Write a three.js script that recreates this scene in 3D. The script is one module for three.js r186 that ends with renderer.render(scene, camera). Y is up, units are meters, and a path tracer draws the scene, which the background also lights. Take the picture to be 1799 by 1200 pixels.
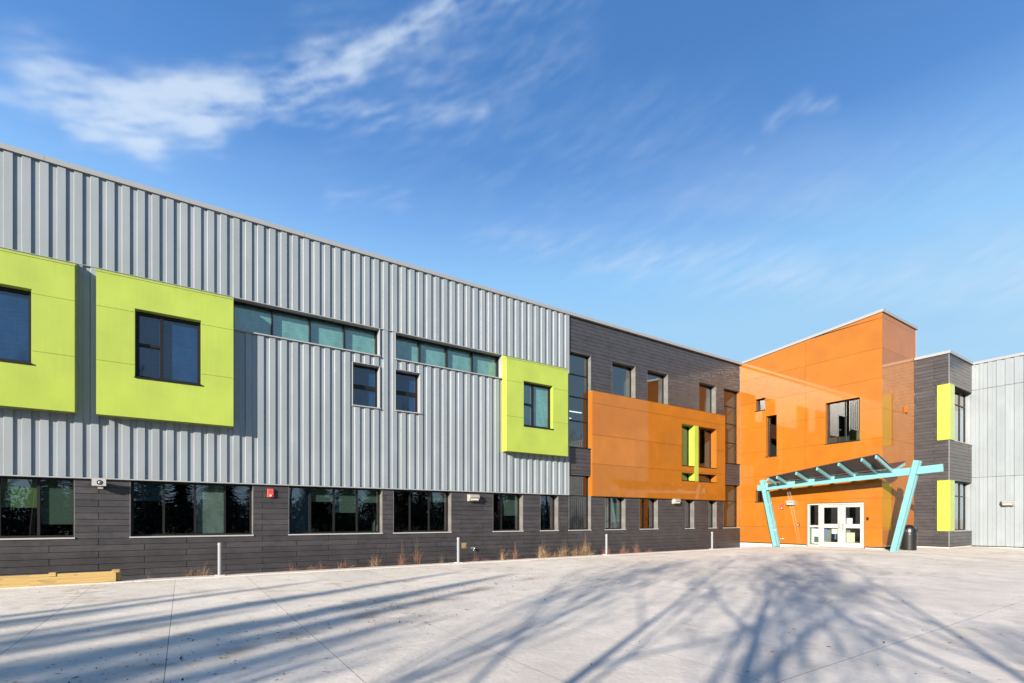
import * as THREE from 'three';
import { RectAreaLightUniformsLib } from 'three/addons/lights/RectAreaLightUniformsLib.js';
import { mergeGeometries } from 'three/addons/utils/BufferGeometryUtils.js';

// ------------------------------------------------------------------ camera, sky, sun, exposure
RectAreaLightUniformsLib.init();
const scene = new THREE.Scene();
const camera = new THREE.PerspectiveCamera(2 * Math.atan(600 / 878.4) * 180 / Math.PI, 1799 / 1200, 0.1, 1000);
camera.position.set(0, 1.6, 17);
camera.lookAt(0.5507, 1.6, 17 - 0.8347);
camera.setViewOffset(1799, 1200, 0, -312.5, 1799, 1200);      // shift lens: level camera, raised frame

const renderer = new THREE.WebGLRenderer({ antialias: true });
renderer.toneMapping = THREE.LinearToneMapping;
renderer.toneMappingExposure = 2.9;
renderer.shadowMap.enabled = true;

const SUN = new THREE.Vector3(-0.8835, 0.287, 0.4685).normalize();
const sun = new THREE.DirectionalLight(new THREE.Color(1.0, 0.90, 0.765), 5.0);
sun.position.copy(SUN).multiplyScalar(80).add(new THREE.Vector3(10, 0, 5));
sun.target.position.set(10, 0, 5);
sun.castShadow = true; sun.shadow.radius = 1; sun.shadow.mapSize.set(4096, 4096);
Object.assign(sun.shadow.camera, { left: -60, right: 60, top: 50, bottom: -50, near: 1, far: 200 });
scene.add(sun, sun.target);

let seed = 7;
const rnd = () => { seed = (seed * 1664525 + 1013904223) >>> 0; return seed / 4294967296; };
const rr = (a, b) => a + (b - a) * rnd();
const NT = new Float32Array(65536); for (let i = 0; i < 65536; i++) NT[i] = rnd() * 1.5 - 0.75;
// smooth value noise in octaves, about -0.6 to 0.6; z picks another field
function fbm(x, y, z, n = 5) {
  let s = 0, a = 0.5, k = (z * 1013) | 0;
  for (let i = 0; i < n; i++) {
    const xf = Math.floor(x), yf = Math.floor(y), u = x - xf, v = y - yf, p = u * u * (3 - 2 * u), q = v * v * (3 - 2 * v), h = xf * 374761 + yf * 668265 + k;
    const A = NT[(h ^ (h >> 13)) & 65535], h1 = h + 374761, B = NT[(h1 ^ (h1 >> 13)) & 65535], h2 = h + 668265, C = NT[(h2 ^ (h2 >> 13)) & 65535], h3 = h2 + 374761, D = NT[(h3 ^ (h3 >> 13)) & 65535];
    s += a * (A + (B - A) * p + (C - A + (A - B - C + D) * p) * q); const t = x * 1.62 + y * 1.22; y = y * 1.62 - x * 1.22; x = t; a *= 0.5; k += 7411;
  }
  return s;
}
const sstep = (a, b, x) => { const t = Math.min(1, Math.max(0, (x - a) / (b - a))); return t * t * (3 - 2 * t); };

{ // sky: clear winter air with thin cirrus, as seen at a low sun
  const W = 2560, H = 1280, data = new Float32Array(W * H * 4), EXPO = 2.9;
  const stops = [[0, 0.5622, 0.8151, 1.0422], [8, 0.5082, 0.7942, 1.0518], [14, 0.4541, 0.7628, 1.0518], [20, 0.4163, 0.7315, 1.0518], [25, 0.327, 0.6552, 1.0615], [30, 0.2185, 0.4707, 0.9236], [35, 0.1218, 0.3194, 0.7431], [42, 0.0852, 0.2491, 0.6172], [60, 0.0601, 0.1854, 0.4817], [90, 0.05, 0.1589, 0.4215]];
  // cirrus in degrees of bearing (from the wing's axis) and height: [bearing, height, bearing, height, half width, strength]
  const wisps = [[-45.8, 31.0, -43.0, 31.0, .7, .5], [-42.5, 32.6, -38.5, 32.2, 1.9, .75], [-40.5, 31.2, -36.2, 31.7, 1.2, 1.1], [-38.0, 32.4, -32.5, 34.6, 1.6, 1.15], [-33.5, 34.6, -27.5, 36.8, 1.5, 1.1], [-28.5, 36.6, -20.5, 39.0, 1.7, .95], [-22.5, 39.3, -17, 41.2, 1.5, .85], [-18, 41, -12.5, 43.2, 1.0, .85], [-13.5, 42.8, -7.2, 45.3, 1.0, .72],
    [-26.5, 36.0, -14, 38.2, 1.1, .62], [-13, 38.3, -4, 39.4, 1.2, .45], [-9, 45, 8, 47, 1.6, .42], [-20, 41, 6, 43, 3.2, .34], [27.0, 35.2, 30.0, 36.0, .6, .5], [29.5, 35.2, 32.6, 34.6, .55, .36], [24.7, 33.9, 25.2, 34.0, .35, .3], [-19.5, 31.0, -12, 32.0, .9, .38],
    [-2, 29.0, 16, 26.8, 2.4, .36], [14, 26.8, 30, 23.0, 2.5, .42], [28, 23.2, 48, 17.6, 2.4, .42], [44, 20, 60, 15, 2.4, .4], [-22, 38, 18, 35, 5, .24], [8, 31.5, 52, 25, 4.5, .22]];
  for (let j = 0; j < H; j++) {
    const el = ((j + 0.5) / H - 0.5) * Math.PI, dy = Math.sin(el), c = Math.cos(el), deg = el * 180 / Math.PI;
    let k = 0; while (k < stops.length - 2 && deg > stops[k + 1][0]) k++;
    const t = Math.min(1, Math.max(0, (deg - stops[k][0]) / (stops[k + 1][0] - stops[k][0])));
    for (let i = 0; i < W; i++) {
      const o = 4 * (j * W + i);
      let c0 = stops[k][1] * (1 - t) + stops[k + 1][1] * t, c1 = stops[k][2] * (1 - t) + stops[k + 1][2] * t, c2 = stops[k][3] * (1 - t) + stops[k + 1][3] * t;
      if (el > 0) {
        const az = ((i + 0.5) / W - 0.5) * 2 * Math.PI, dx = Math.cos(az) * c, dz = Math.sin(az) * c;
        const toSun = dx * SUN.x + dy * SUN.y + dz * SUN.z, glow = 1 + 0.14 * toSun + 0.35 * Math.pow(Math.max(0, toSun), 6);
        c0 *= glow; c1 *= glow; c2 *= glow;
        if (deg > 5) {
          const R = (dx * 0.8347 + dz * 0.5507) / dy, F = (dx * 0.5507 - dz * 0.8347) / dy;
          let a = 0;
          const be = Math.atan2(dx * 0.8347 + dz * 0.5507, dx * 0.5507 - dz * 0.8347) * 57.29578;
          if (be > -60 && be < 75 && deg > 12 && deg < 52) {
            const along = (be * 0.85 * 0.94 + deg * 0.34), across = deg * 0.94 - be * 0.85 * 0.34;
            const B = be + 1.6 * fbm(along * 0.22, across * 0.3, 3, 4), E = deg + 1.3 * fbm(along * 0.22 + 9, across * 0.3, 5, 4);
            for (const [b0, e0, b1, e1, w, st] of wisps) {
              const ux = (b1 - b0) * 0.82, uy = e1 - e0, px = (B - b0) * 0.82, py = E - e0, q = Math.min(1, Math.max(0, (px * ux + py * uy) / (ux * ux + uy * uy))), d2 = ((px - q * ux) ** 2 + (py - q * uy) ** 2) / (w * w);
              if (d2 < 9) a = Math.max(a, st * Math.exp(-d2 * 0.5));
            }
            if (a > 0.01) { const n = fbm(along * 0.16, across * 0.55, 1, 6), m = fbm(along * 0.55, across * 2.4, 21, 5); a = 0.80 * sstep(0.05, 1.55, a * (1 + 1.15 * n + 1.0 * m)); }
          }
          const thin = sstep(0.08, 0.5, fbm(R * 0.35 + 3.1, F * 0.9 + 1.7, 11, 4)) * Math.max(0, 0.11 + 0.2 * fbm(R * 2 + F, F * 6 - R, 1, 5));
          if (a > 0.002 || thin > 0.002) {
            a = Math.min(0.92, a + thin);
            const w = 0.95 * (0.85 + 0.15 * glow);
            c0 = c0 * (1 - a) + Math.max(c0, .74 * w) * a; c1 = c1 * (1 - a) + Math.max(c1, .87 * w) * a; c2 = c2 * (1 - a) + Math.max(c2, 1.03 * w) * a;
          }
        }
      } else { c0 = .30; c1 = .31; c2 = .33; }
      data[o] = c0 / EXPO; data[o + 1] = c1 / EXPO; data[o + 2] = c2 / EXPO; data[o + 3] = 1;
    }
  }
  const sky = new THREE.DataTexture(data, W, H, THREE.RGBAFormat, THREE.FloatType);
  sky.mapping = THREE.EquirectangularReflectionMapping; sky.magFilter = THREE.LinearFilter; sky.needsUpdate = true;
  scene.background = sky; scene.environment = sky;
}

// ------------------------------------------------------------------ textures
function tex(w, h, fn, srgb = true) {
  const d = new Uint8Array(w * h * 4);
  for (let j = 0; j < h; j++) for (let i = 0; i < w; i++) {
    const c = fn(i / w, j / h, i, j), o = 4 * (j * w + i);
    for (let q = 0; q < 3; q++) d[o + q] = Math.max(0, Math.min(255, 255 * c[q]));
    d[o + 3] = 255;
  }
  const t = new THREE.DataTexture(d, w, h, THREE.RGBAFormat, THREE.UnsignedByteType);
  t.wrapS = t.wrapT = THREE.RepeatWrapping; t.magFilter = THREE.LinearFilter; t.minFilter = THREE.LinearMipmapLinearFilter; t.generateMipmaps = true;
  if (srgb) t.colorSpace = THREE.SRGBColorSpace;
  t.needsUpdate = true; return t;
}
const rep = (t, u, v) => { const c = t.clone(); c.repeat.set(u, v); c.needsUpdate = true; return c; };
// periodic value noise, so that repeats have no seams
const NH = new Float32Array(65536).map(() => rnd());
const vn = (x, y, p, s = 0) => { const xi = Math.floor(x), yi = Math.floor(y), fx = x - xi, fy = y - yi, ux = fx * fx * (3 - 2 * fx), uy = fy * fy * (3 - 2 * fy);
  const g = (a, b) => NH[((((a % p) + p) % p) * 251 + (((b % p) + p) % p) * 57 + s * 7919) & 65535];
  return (g(xi, yi) * (1 - ux) + g(xi + 1, yi) * ux) * (1 - uy) + (g(xi, yi + 1) * (1 - ux) + g(xi + 1, yi + 1) * ux) * uy; };
const pn = (u, v, p, n = 4, s = 0) => { let a = 0.5, r = 0; for (let i = 0; i < n; i++) { r += a * vn(u * p, v * p, p, s + i); p *= 2; a *= 0.5; } return r / (1 - Math.pow(0.5, n)); };
const toS = (v) => v <= 0.0031308 ? 12.92 * v : 1.055 * Math.pow(v, 1 / 2.4) - 0.055;

const grainT = tex(512, 512, (u, v) => { const g = 0.5 * pn(u, v, 64, 3, 1) + 0.5 * pn(u, v, 12, 4, 2); return [g, g, g]; }, false);
const tileT = tex(512, 512, (u, v) => { const g = 0.80 + 0.22 * pn(u, v, 8, 5, 3) + 0.14 * (vn(u * 6, v * 160, 160, 9) - 0.5); return [g, g, g]; });
const tileR = tex(512, 512, (u, v) => { const g = 0.72 + 0.28 * pn(u, v, 16, 4, 5); return [g, g, g]; }, false);
const panelT = tex(512, 512, (u, v) => { const g = 0.93 + 0.09 * pn(u, v, 4, 5, 14) + 0.04 * (vn(u * 90, v * 3, 90, 17) - 0.5) * pn(u, v, 5, 2, 18); return [g, g, g]; });
const waveT = tex(256, 256, (u, v) => { const g = pn(u, v, 3, 3, 12); return [g, g, g]; }, false);
const woodT = tex(512, 512, (u, v) => { const w = pn(u, v, 4, 3, 6), l = vn(u * 4 + w, v * 60 + w * 5, 60, 4), k = 0.82 + 0.18 * l - 0.12 * (pn(u, v, 9, 3, 8) > 0.62 ? 1 : 0); return [k, k * 0.97, k * 0.92]; });
const soilT = tex(512, 512, (u, v) => { const g = 0.35 + 0.65 * pn(u, v, 32, 4, 7); return [toS(.10 * g), toS(.075 * g), toS(.058 * g)]; });
const grassT = tex(512, 512, (u, v) => { const g = 0.4 + 0.6 * pn(u, v, 16, 5, 8); return [toS(.085 * g), toS(.075 * g), toS(.04 * g)]; });
// the plaza: broom finished concrete, 48 m by 24 m, with washed-in leaf dirt and blotches
const plazaT = tex(2048, 1024, (u, v) => {
  const x = -10 + 48 * u, z = 24 * v;
  let g = 1.03 + 0.16 * fbm(x * 0.45, z * 0.6, 2, 5) + 0.19 * fbm(x * 3.1, z * 3.1, 4, 4) + 0.10 * (NH[(Math.floor(u * 2048) * 131 + Math.floor(v * 1024) * 71) & 65535] - 0.5);
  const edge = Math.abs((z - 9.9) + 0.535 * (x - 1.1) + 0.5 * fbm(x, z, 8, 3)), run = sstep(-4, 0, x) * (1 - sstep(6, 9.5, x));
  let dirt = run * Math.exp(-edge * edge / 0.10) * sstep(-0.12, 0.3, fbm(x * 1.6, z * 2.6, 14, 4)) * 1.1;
  dirt += 0.8 * sstep(0.05, 0.40, fbm(x * 0.7 + 4, z * 0.9, 17, 5)) * sstep(-0.1, 0.35, fbm(x * 5, z * 5, 19, 3));
  dirt += 0.5 * sstep(21.5, 24, x) * (1 - sstep(25.0, 26.2, x)) * sstep(-0.1, 0.3, fbm(x * 1.2, z * 0.8, 23, 4));
  dirt += 0.5 * (1 - sstep(1.8, 2.6, z)) * sstep(-0.1, 0.3, fbm(x * 2.2, z * 3, 29, 4));
  dirt = Math.min(1, Math.max(0, dirt));
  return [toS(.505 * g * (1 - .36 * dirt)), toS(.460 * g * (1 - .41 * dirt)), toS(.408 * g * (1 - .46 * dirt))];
});
plazaT.wrapS = plazaT.wrapT = THREE.ClampToEdgeWrapping;

// ------------------------------------------------------------------ materials
const lin = (r, g, b) => new THREE.Color().setRGB(r, g, b);
const std = (o) => new THREE.MeshStandardMaterial(o);
const phy = (o) => new THREE.MeshPhysicalMaterial(o);
const M = {};
M.metal = [0, 1, 2].map((i) => phy({ color: lin(.178 + .007 * i, .201 + .007 * i, .218 + .007 * i), map: rep(panelT, 0.6, 0.3), roughness: 0.42, clearcoat: 0.25, clearcoatRoughness: 0.3, bumpMap: rep(waveT, 0.25, 0.25), bumpScale: 0.006 }));
M.trim = phy({ color: lin(.22, .23, .235), roughness: 0.45 });
M.coping = phy({ color: lin(.20, .205, .21), roughness: 0.4 });
M.tile = [[.039, .0358, .0385], [.034, .0313, .0338], [.044, .0405, .0432], [.0365, .0335, .036]].map(([r, g, b]) => phy({ color: lin(r, g, b), map: rep(tileT, 0.7, 0.7), roughness: 0.46, roughnessMap: rep(tileR, 0.8, 0.8), specularIntensity: 0.9 }));
M.backing = std({ color: lin(.012, .011, .012), roughness: 0.9 });
M.orange = [1, .95, 1.045].map((k) => phy({ color: lin(.262 * k, .090 * k, .0105 * k), map: rep(panelT, 0.4, 0.4), roughness: 0.55, specularIntensity: 0.0, clearcoat: 0.75, clearcoatRoughness: 0.06, ior: 1.5, bumpMap: rep(waveT, 0.35, 0.35), bumpScale: 0.006 }));
M.green = [1, .97].map((k) => phy({ color: lin(.262 * k, .328 * k, .047 * k), map: rep(panelT, 0.4, 0.4), roughness: 0.55, specularIntensity: 0.2, clearcoat: 0.7, clearcoatRoughness: 0.15, bumpMap: rep(waveT, 0.35, 0.35), bumpScale: 0.004 }));
M.frame = phy({ color: lin(.007, .0065, .007), roughness: 0.45, specularIntensity: 0.5 });
M.white = phy({ color: lin(.27, .265, .26), roughness: 0.4 });
M.jamb = phy({ color: lin(.125, .121, .115), roughness: 0.5, map: rep(tileT, 0.7, 0.7) });
M.sill = phy({ color: lin(.28, .275, .27), roughness: 0.4 });
M.teal = phy({ color: lin(.100, .248, .262), roughness: 0.42, clearcoat: 0.3, clearcoatRoughness: 0.25, bumpMap: rep(grainT, 1, 1), bumpScale: 0.0008 });
M.roofSheet = phy({ color: lin(.060, .032, .029), roughness: 0.5, specularIntensity: 0.6 });
M.glassUp = phy({ color: lin(.34, .53, .53), transmission: 1, thickness: 0, roughness: 0, ior: 2.1 });
M.glassBlue = phy({ color: lin(.085, .195, .35), transmission: 1, thickness: 0, roughness: 0, ior: 1.66 });
M.glassLow = phy({ color: lin(.30, .37, .36), transmission: 1, thickness: 0, roughness: 0, ior: 2.15 });
M.glassClear = phy({ color: lin(.66, .74, .70), transmission: 1, thickness: 0, roughness: 0, ior: 1.85 });
M.blind = std({ map: rep(tileT, 1.3, 0.5), color: lin(.66, .68, .64), roughness: 0.9 });
M.shade = std({ color: lin(.24, .29, .24), roughness: 0.9 });
M.olive = std({ color: lin(.30, .40, .16), roughness: 0.9 });
M.navy = std({ color: lin(.16, .22, .30), roughness: 0.9 });
M.plaster = std({ color: lin(.20, .20, .19), roughness: 0.95 });
M.floorIn = std({ color: lin(.16, .15, .14), roughness: 0.6 });
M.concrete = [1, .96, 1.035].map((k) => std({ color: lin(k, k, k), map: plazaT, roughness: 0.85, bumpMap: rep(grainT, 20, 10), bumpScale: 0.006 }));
M.kerb = std({ color: lin(.44, .40, .365), roughness: 0.9, bumpMap: rep(grainT, 1, 1), bumpScale: 0.008, roughnessMap: rep(tileR, 1, 1) });
M.foundation = std({ color: lin(.38, .35, .32), roughness: 0.9, bumpMap: rep(grainT, 1, 1), bumpScale: 0.006 });
M.joint = std({ color: lin(.07, .065, .06), roughness: 1 });
M.soil = std({ map: rep(soilT, 0.5, 0.5), roughness: 1, bumpMap: rep(grainT, 1.5, 1.5), bumpScale: 0.04 });
M.grass = std({ map: rep(grassT, 0.25, 0.25), roughness: 1 });
M.timber = std({ color: lin(.40, .285, .105), map: rep(woodT, 0.35, 1.2), roughness: 0.7 });
M.bark = std({ color: lin(.12, .10, .082), roughness: 0.95 });
M.needle = std({ color: lin(.040, .055, .036), roughness: 0.9, side: THREE.DoubleSide });
M.post = phy({ color: lin(.175, .18, .19), roughness: 0.35, clearcoat: 0.3 });
M.red = phy({ color: lin(.45, .05, .04), roughness: 0.4, clearcoat: 0.4 });
M.black = phy({ color: lin(.006, .006, .0065), roughness: 0.35, clearcoat: 0.25, clearcoatRoughness: 0.15 });
M.lamp = phy({ color: lin(.24, .23, .215), roughness: 0.5 });
M.lens = phy({ color: lin(.42, .39, .31), roughness: 0.25, clearcoat: 0.8 });
M.brass = phy({ color: lin(.20, .14, .07), roughness: 0.45 });
M.chrome = phy({ color: lin(.6, .6, .6), roughness: 0.25, metalness: 1 });
M.tube = std({ color: lin(.8, .8, .8), emissive: lin(1, .96, .9), emissiveIntensity: 1.3 });
M.paper = std({ color: lin(.72, .73, .70), roughness: 0.9 });
M.cream = std({ color: lin(.62, .60, .42), roughness: 0.9 });
M.blue = std({ color: lin(.10, .16, .36), roughness: 0.9 });

// ------------------------------------------------------------------ geometry helpers
// box with uv in metres
function bx(x0, x1, y0, y1, z0, z1) {
  const g = new THREE.BoxGeometry(x1 - x0, y1 - y0, z1 - z0); g.translate((x0 + x1) / 2, (y0 + y1) / 2, (z0 + z1) / 2); return metreUV(g);
}
function metreUV(g) {
  const p = g.attributes.position, n = g.attributes.normal, uv = new Float32Array(p.count * 2);
  for (let i = 0; i < p.count; i++) {
    const ax = Math.abs(n.getX(i)), ay = Math.abs(n.getY(i)), az = Math.abs(n.getZ(i));
    const [a, b] = az >= ax && az >= ay ? [p.getX(i), p.getY(i)] : ax >= ay ? [p.getZ(i), p.getY(i)] : [p.getX(i), p.getZ(i)];
    uv[2 * i] = a; uv[2 * i + 1] = b;
  }
  g.setAttribute('uv', new THREE.BufferAttribute(uv, 2)); return g;
}
const merge = (a) => { a = a.filter(Boolean); if (a.length === 1) return a[0]; const anyPlain = a.some((g) => !g.index); return mergeGeometries(anyPlain ? a.map((g) => g.index ? g.toNonIndexed() : g) : a); };
const used = {};
const numbered = (n) => { const k = used[n] = (used[n] ?? -1) + 1; return k ? `${n}_${String(k).padStart(3, '0')}` : n; };
function obj(name, geos, mat, parent) {
  const m = new THREE.Mesh(Array.isArray(geos) ? merge(geos) : geos, mat);
  m.name = name; m.castShadow = m.receiveShadow = true; parent.add(m); return m;
}
function thing(name, label, category, group) {
  const o = new THREE.Group(); o.name = numbered(name); o.userData = { label, category }; if (group) o.userData.group = group; scene.add(o); return o;
}
function struct(name, geos, mat) { const m = obj(numbered(name), geos, mat, scene); m.userData.kind = 'structure'; return m; }
// bar with rectangular section between two points; w across, h along "up"
function bar(p, q, w, h, up = [0, 1, 0]) {
  const a = new THREE.Vector3(...p), b = new THREE.Vector3(...q), d = b.clone().sub(a), L = d.length(); d.normalize();
  const s = new THREE.Vector3().crossVectors(new THREE.Vector3(...up), d).normalize(), u = new THREE.Vector3().crossVectors(d, s);
  const g = metreUV(new THREE.BoxGeometry(w, h, L)); g.applyMatrix4(new THREE.Matrix4().makeBasis(s, u, d).setPosition(a.add(b).multiplyScalar(0.5))); return g;
}
const cyl = (r0, r1, h, n = 20) => new THREE.CylinderGeometry(r1, r0, h, n).translate(0, h / 2, 0);
// rectangle [x0,x1,y0,y1] minus openings, as rectangles
function minus(R, holes) {
  const ys = [R[2], R[3]]; const hs = holes.filter((h) => h[0] < R[1] - 1e-4 && h[1] > R[0] + 1e-4 && h[2] < R[3] - 1e-4 && h[3] > R[2] + 1e-4);
  if (!hs.length) return [R];
  for (const h of hs) for (const y of [h[2], h[3]]) if (y > R[2] && y < R[3]) ys.push(y);
  ys.sort((a, b) => a - b); const out = [];
  for (let i = 0; i + 1 < ys.length; i++) {
    const a = ys[i], b = ys[i + 1]; if (b - a < 0.004) continue;
    let x = R[0]; const row = hs.filter((h) => h[2] < (a + b) / 2 && h[3] > (a + b) / 2).sort((p, q) => p[0] - q[0]);
    for (const h of row) { if (h[0] - x > 0.004) out.push([x, Math.min(h[0], R[1]), a, b]); x = Math.max(x, h[1]); }
    if (R[1] - x > 0.004) out.push([x, R[1], a, b]);
  }
  const res = [];                                     // join bands that share x
  for (const r of out) { const m = res.find((q) => Math.abs(q[0] - r[0]) < 1e-6 && Math.abs(q[1] - r[1]) < 1e-6 && Math.abs(q[3] - r[2]) < 1e-6); if (m) m[3] = r[3]; else res.push([...r]); }
  return res;
}
// faces: 'A' looks to +z (u = x), 'B' looks to -x (u = z)
const FACE = { A: (o, at) => { o.position.set(0, 0, at); }, B: (o, at) => { o.position.set(at, 0, 0); o.rotation.y = -Math.PI / 2; } };

// plank rows on a wall part; returns a list of [geometry, variant, key]
const PH = 0.1686, PL = 1.946;
function planks(rects, holes, phase = 0, near = 0) {
  const list = []; let r = 0;
  for (const [x0, x1, y0, y1] of rects) {
    for (let k = Math.floor((y0 - 0.084) / PH); 0.084 + k * PH < y1; k++) {
      const a = Math.max(y0, 0.084 + k * PH), b = Math.min(y1, 0.084 + (k + 1) * PH); if (b - a < 0.02) continue;
      const off = -2.811 + phase + (k & 1 ? PL / 2 : 0);
      for (let j = Math.floor((x0 - off) / PL); off + j * PL < x1; j++) {
        const c = Math.max(x0, off + j * PL), d = Math.min(x1, off + (j + 1) * PL); if (d - c < 0.03) continue;
        const parts = minus([c + 0.006, d - 0.006, a + 0.0055, b - 0.0055], holes); if (!parts.length) continue;
        const t = rr(-0.0012, 0.0012);
        // separate pieces left and right of an opening are separate planks
        const groups = []; for (const p of parts) { const g = groups.find((q) => q.some((s) => s[0] < p[1] - 1e-4 && s[1] > p[0] + 1e-4)); g ? g.push(p) : groups.push([p]); }
        for (const g of groups) list.push([merge(g.map((p) => bx(p[0], p[1], p[2], p[3], -0.03, t))), Math.floor(rnd() * 4), Math.abs((c + d) / 2 - near), (d - c) * (b - a)]);
      }
    }
  }
  return list;
}
function layPlanks(wall, list, max = 300) {
  list.sort((p, q) => p[2] - q[2]);
  list.slice(0, max).forEach(([g, v]) => obj('plank', g, M.tile[v], wall));
  if (list.length > max) { const m = obj('far_plank', merge(list.slice(max).map((p) => p[0].toNonIndexed())), M.tile[0], wall); m.userData.kind = 'stuff'; }
}
// box rib sheet, one rib wide, cut to [xa, xb]
const RP = 0.3257, RO = -3.456;           // period, right edge of a rib
const ribAt = (x) => { const t = (((x - RO) % RP) + RP) % RP; return t < 0.012 ? 0.040 * (1 - t / 0.012) : t < 0.148 ? 0 : t < 0.163 ? 0.040 * (t - 0.148) / 0.015 : 0.040; };
function ribSheet(xa, xb, y0, y1, z) {
  const k0 = Math.floor((xa - RO) / RP) - 1, xs = [xa, xb];
  for (let k = k0; k < k0 + 4 + (xb - xa) / RP; k++) for (const t of [0, 0.012, 0.148, 0.163]) { const x = RO + k * RP + t; if (x > xa + 1e-4 && x < xb - 1e-4) xs.push(x); }
  xs.sort((a, b) => a - b); const P = [], U = [], quad = (a, b, c, d) => { for (const v of [a, b, c, a, c, d]) { P.push(...v); U.push(v[0], v[1]); } };
  for (let i = 0; i + 1 < xs.length; i++) {
    const a = xs[i], b = xs[i + 1], za = z + ribAt(a + 1e-5 * (b - a)), zb = z + ribAt(b - 1e-5 * (b - a));
    quad([a, y0, za], [b, y0, zb], [b, y1, zb], [a, y1, za]);
    quad([a, y0, za - 0.0015], [a, y0, za], [b, y0, zb], [b, y0, zb - 0.0015]);
  }
  const g = new THREE.BufferGeometry(); g.setAttribute('position', new THREE.Float32BufferAttribute(P, 3)); g.setAttribute('uv', new THREE.Float32BufferAttribute(U, 2)); g.computeVertexNormals(); return g;
}
function ribPanels(part, xa, xb, y0, y1, z, holes) {
  for (let k = Math.floor((xa - RO - 0.148) / RP); RO + 0.148 + k * RP < xb; k++) {
    const a = Math.max(xa, RO + 0.148 + k * RP), b = Math.min(xb, RO + 0.148 + (k + 1) * RP); if (b - a < 0.01) continue;
    const rects = minus([a, b, y0, y1], holes);
    const groups = []; for (const p of rects) { const g = groups.find((q) => q.some((s) => (Math.abs(s[3] - p[2]) < 1e-4 || Math.abs(s[2] - p[3]) < 1e-4) && s[0] < p[1] && s[1] > p[0])); g ? g.push(p) : groups.push([p]); }
    for (const g of groups) obj('metal_panel', merge(g.map((p) => ribSheet(p[0], p[1], p[2], p[3], z))), M.metal[Math.floor(rnd() * 3)], part);
  }
}
// flat facade panels between joints, less openings
function flatPanels(part, xs, ys, z0, z1, holes, mats, gap = 0.006, clip) {
  for (let i = 0; i + 1 < xs.length; i++) for (let j = 0; j + 1 < ys.length; j++) {
    const rects = minus([xs[i] + gap, xs[i + 1] - gap, ys[j] + gap, ys[j + 1] - gap], holes); if (!rects.length) continue;
    const touch = (s, p) => s[0] < p[1] + 1e-4 && s[1] > p[0] - 1e-4 && s[2] < p[3] + 1e-4 && s[3] > p[2] - 1e-4, groups = [];
    for (const p of rects) { const hit = groups.filter((g) => g.some((s) => touch(s, p))), one = [p, ...hit.flat()]; for (const h of hit) groups.splice(groups.indexOf(h), 1); groups.push(one); }
    for (const q of groups) { const t = z1 + rr(-0.001, 0.001), g = merge(q.map((p) => bx(p[0], p[1], p[2], p[3], z0, t))); obj('facade_panel', clip ? clip(g) : g, mats[Math.floor(rnd() * mats.length)], part); }
  }
}
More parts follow.
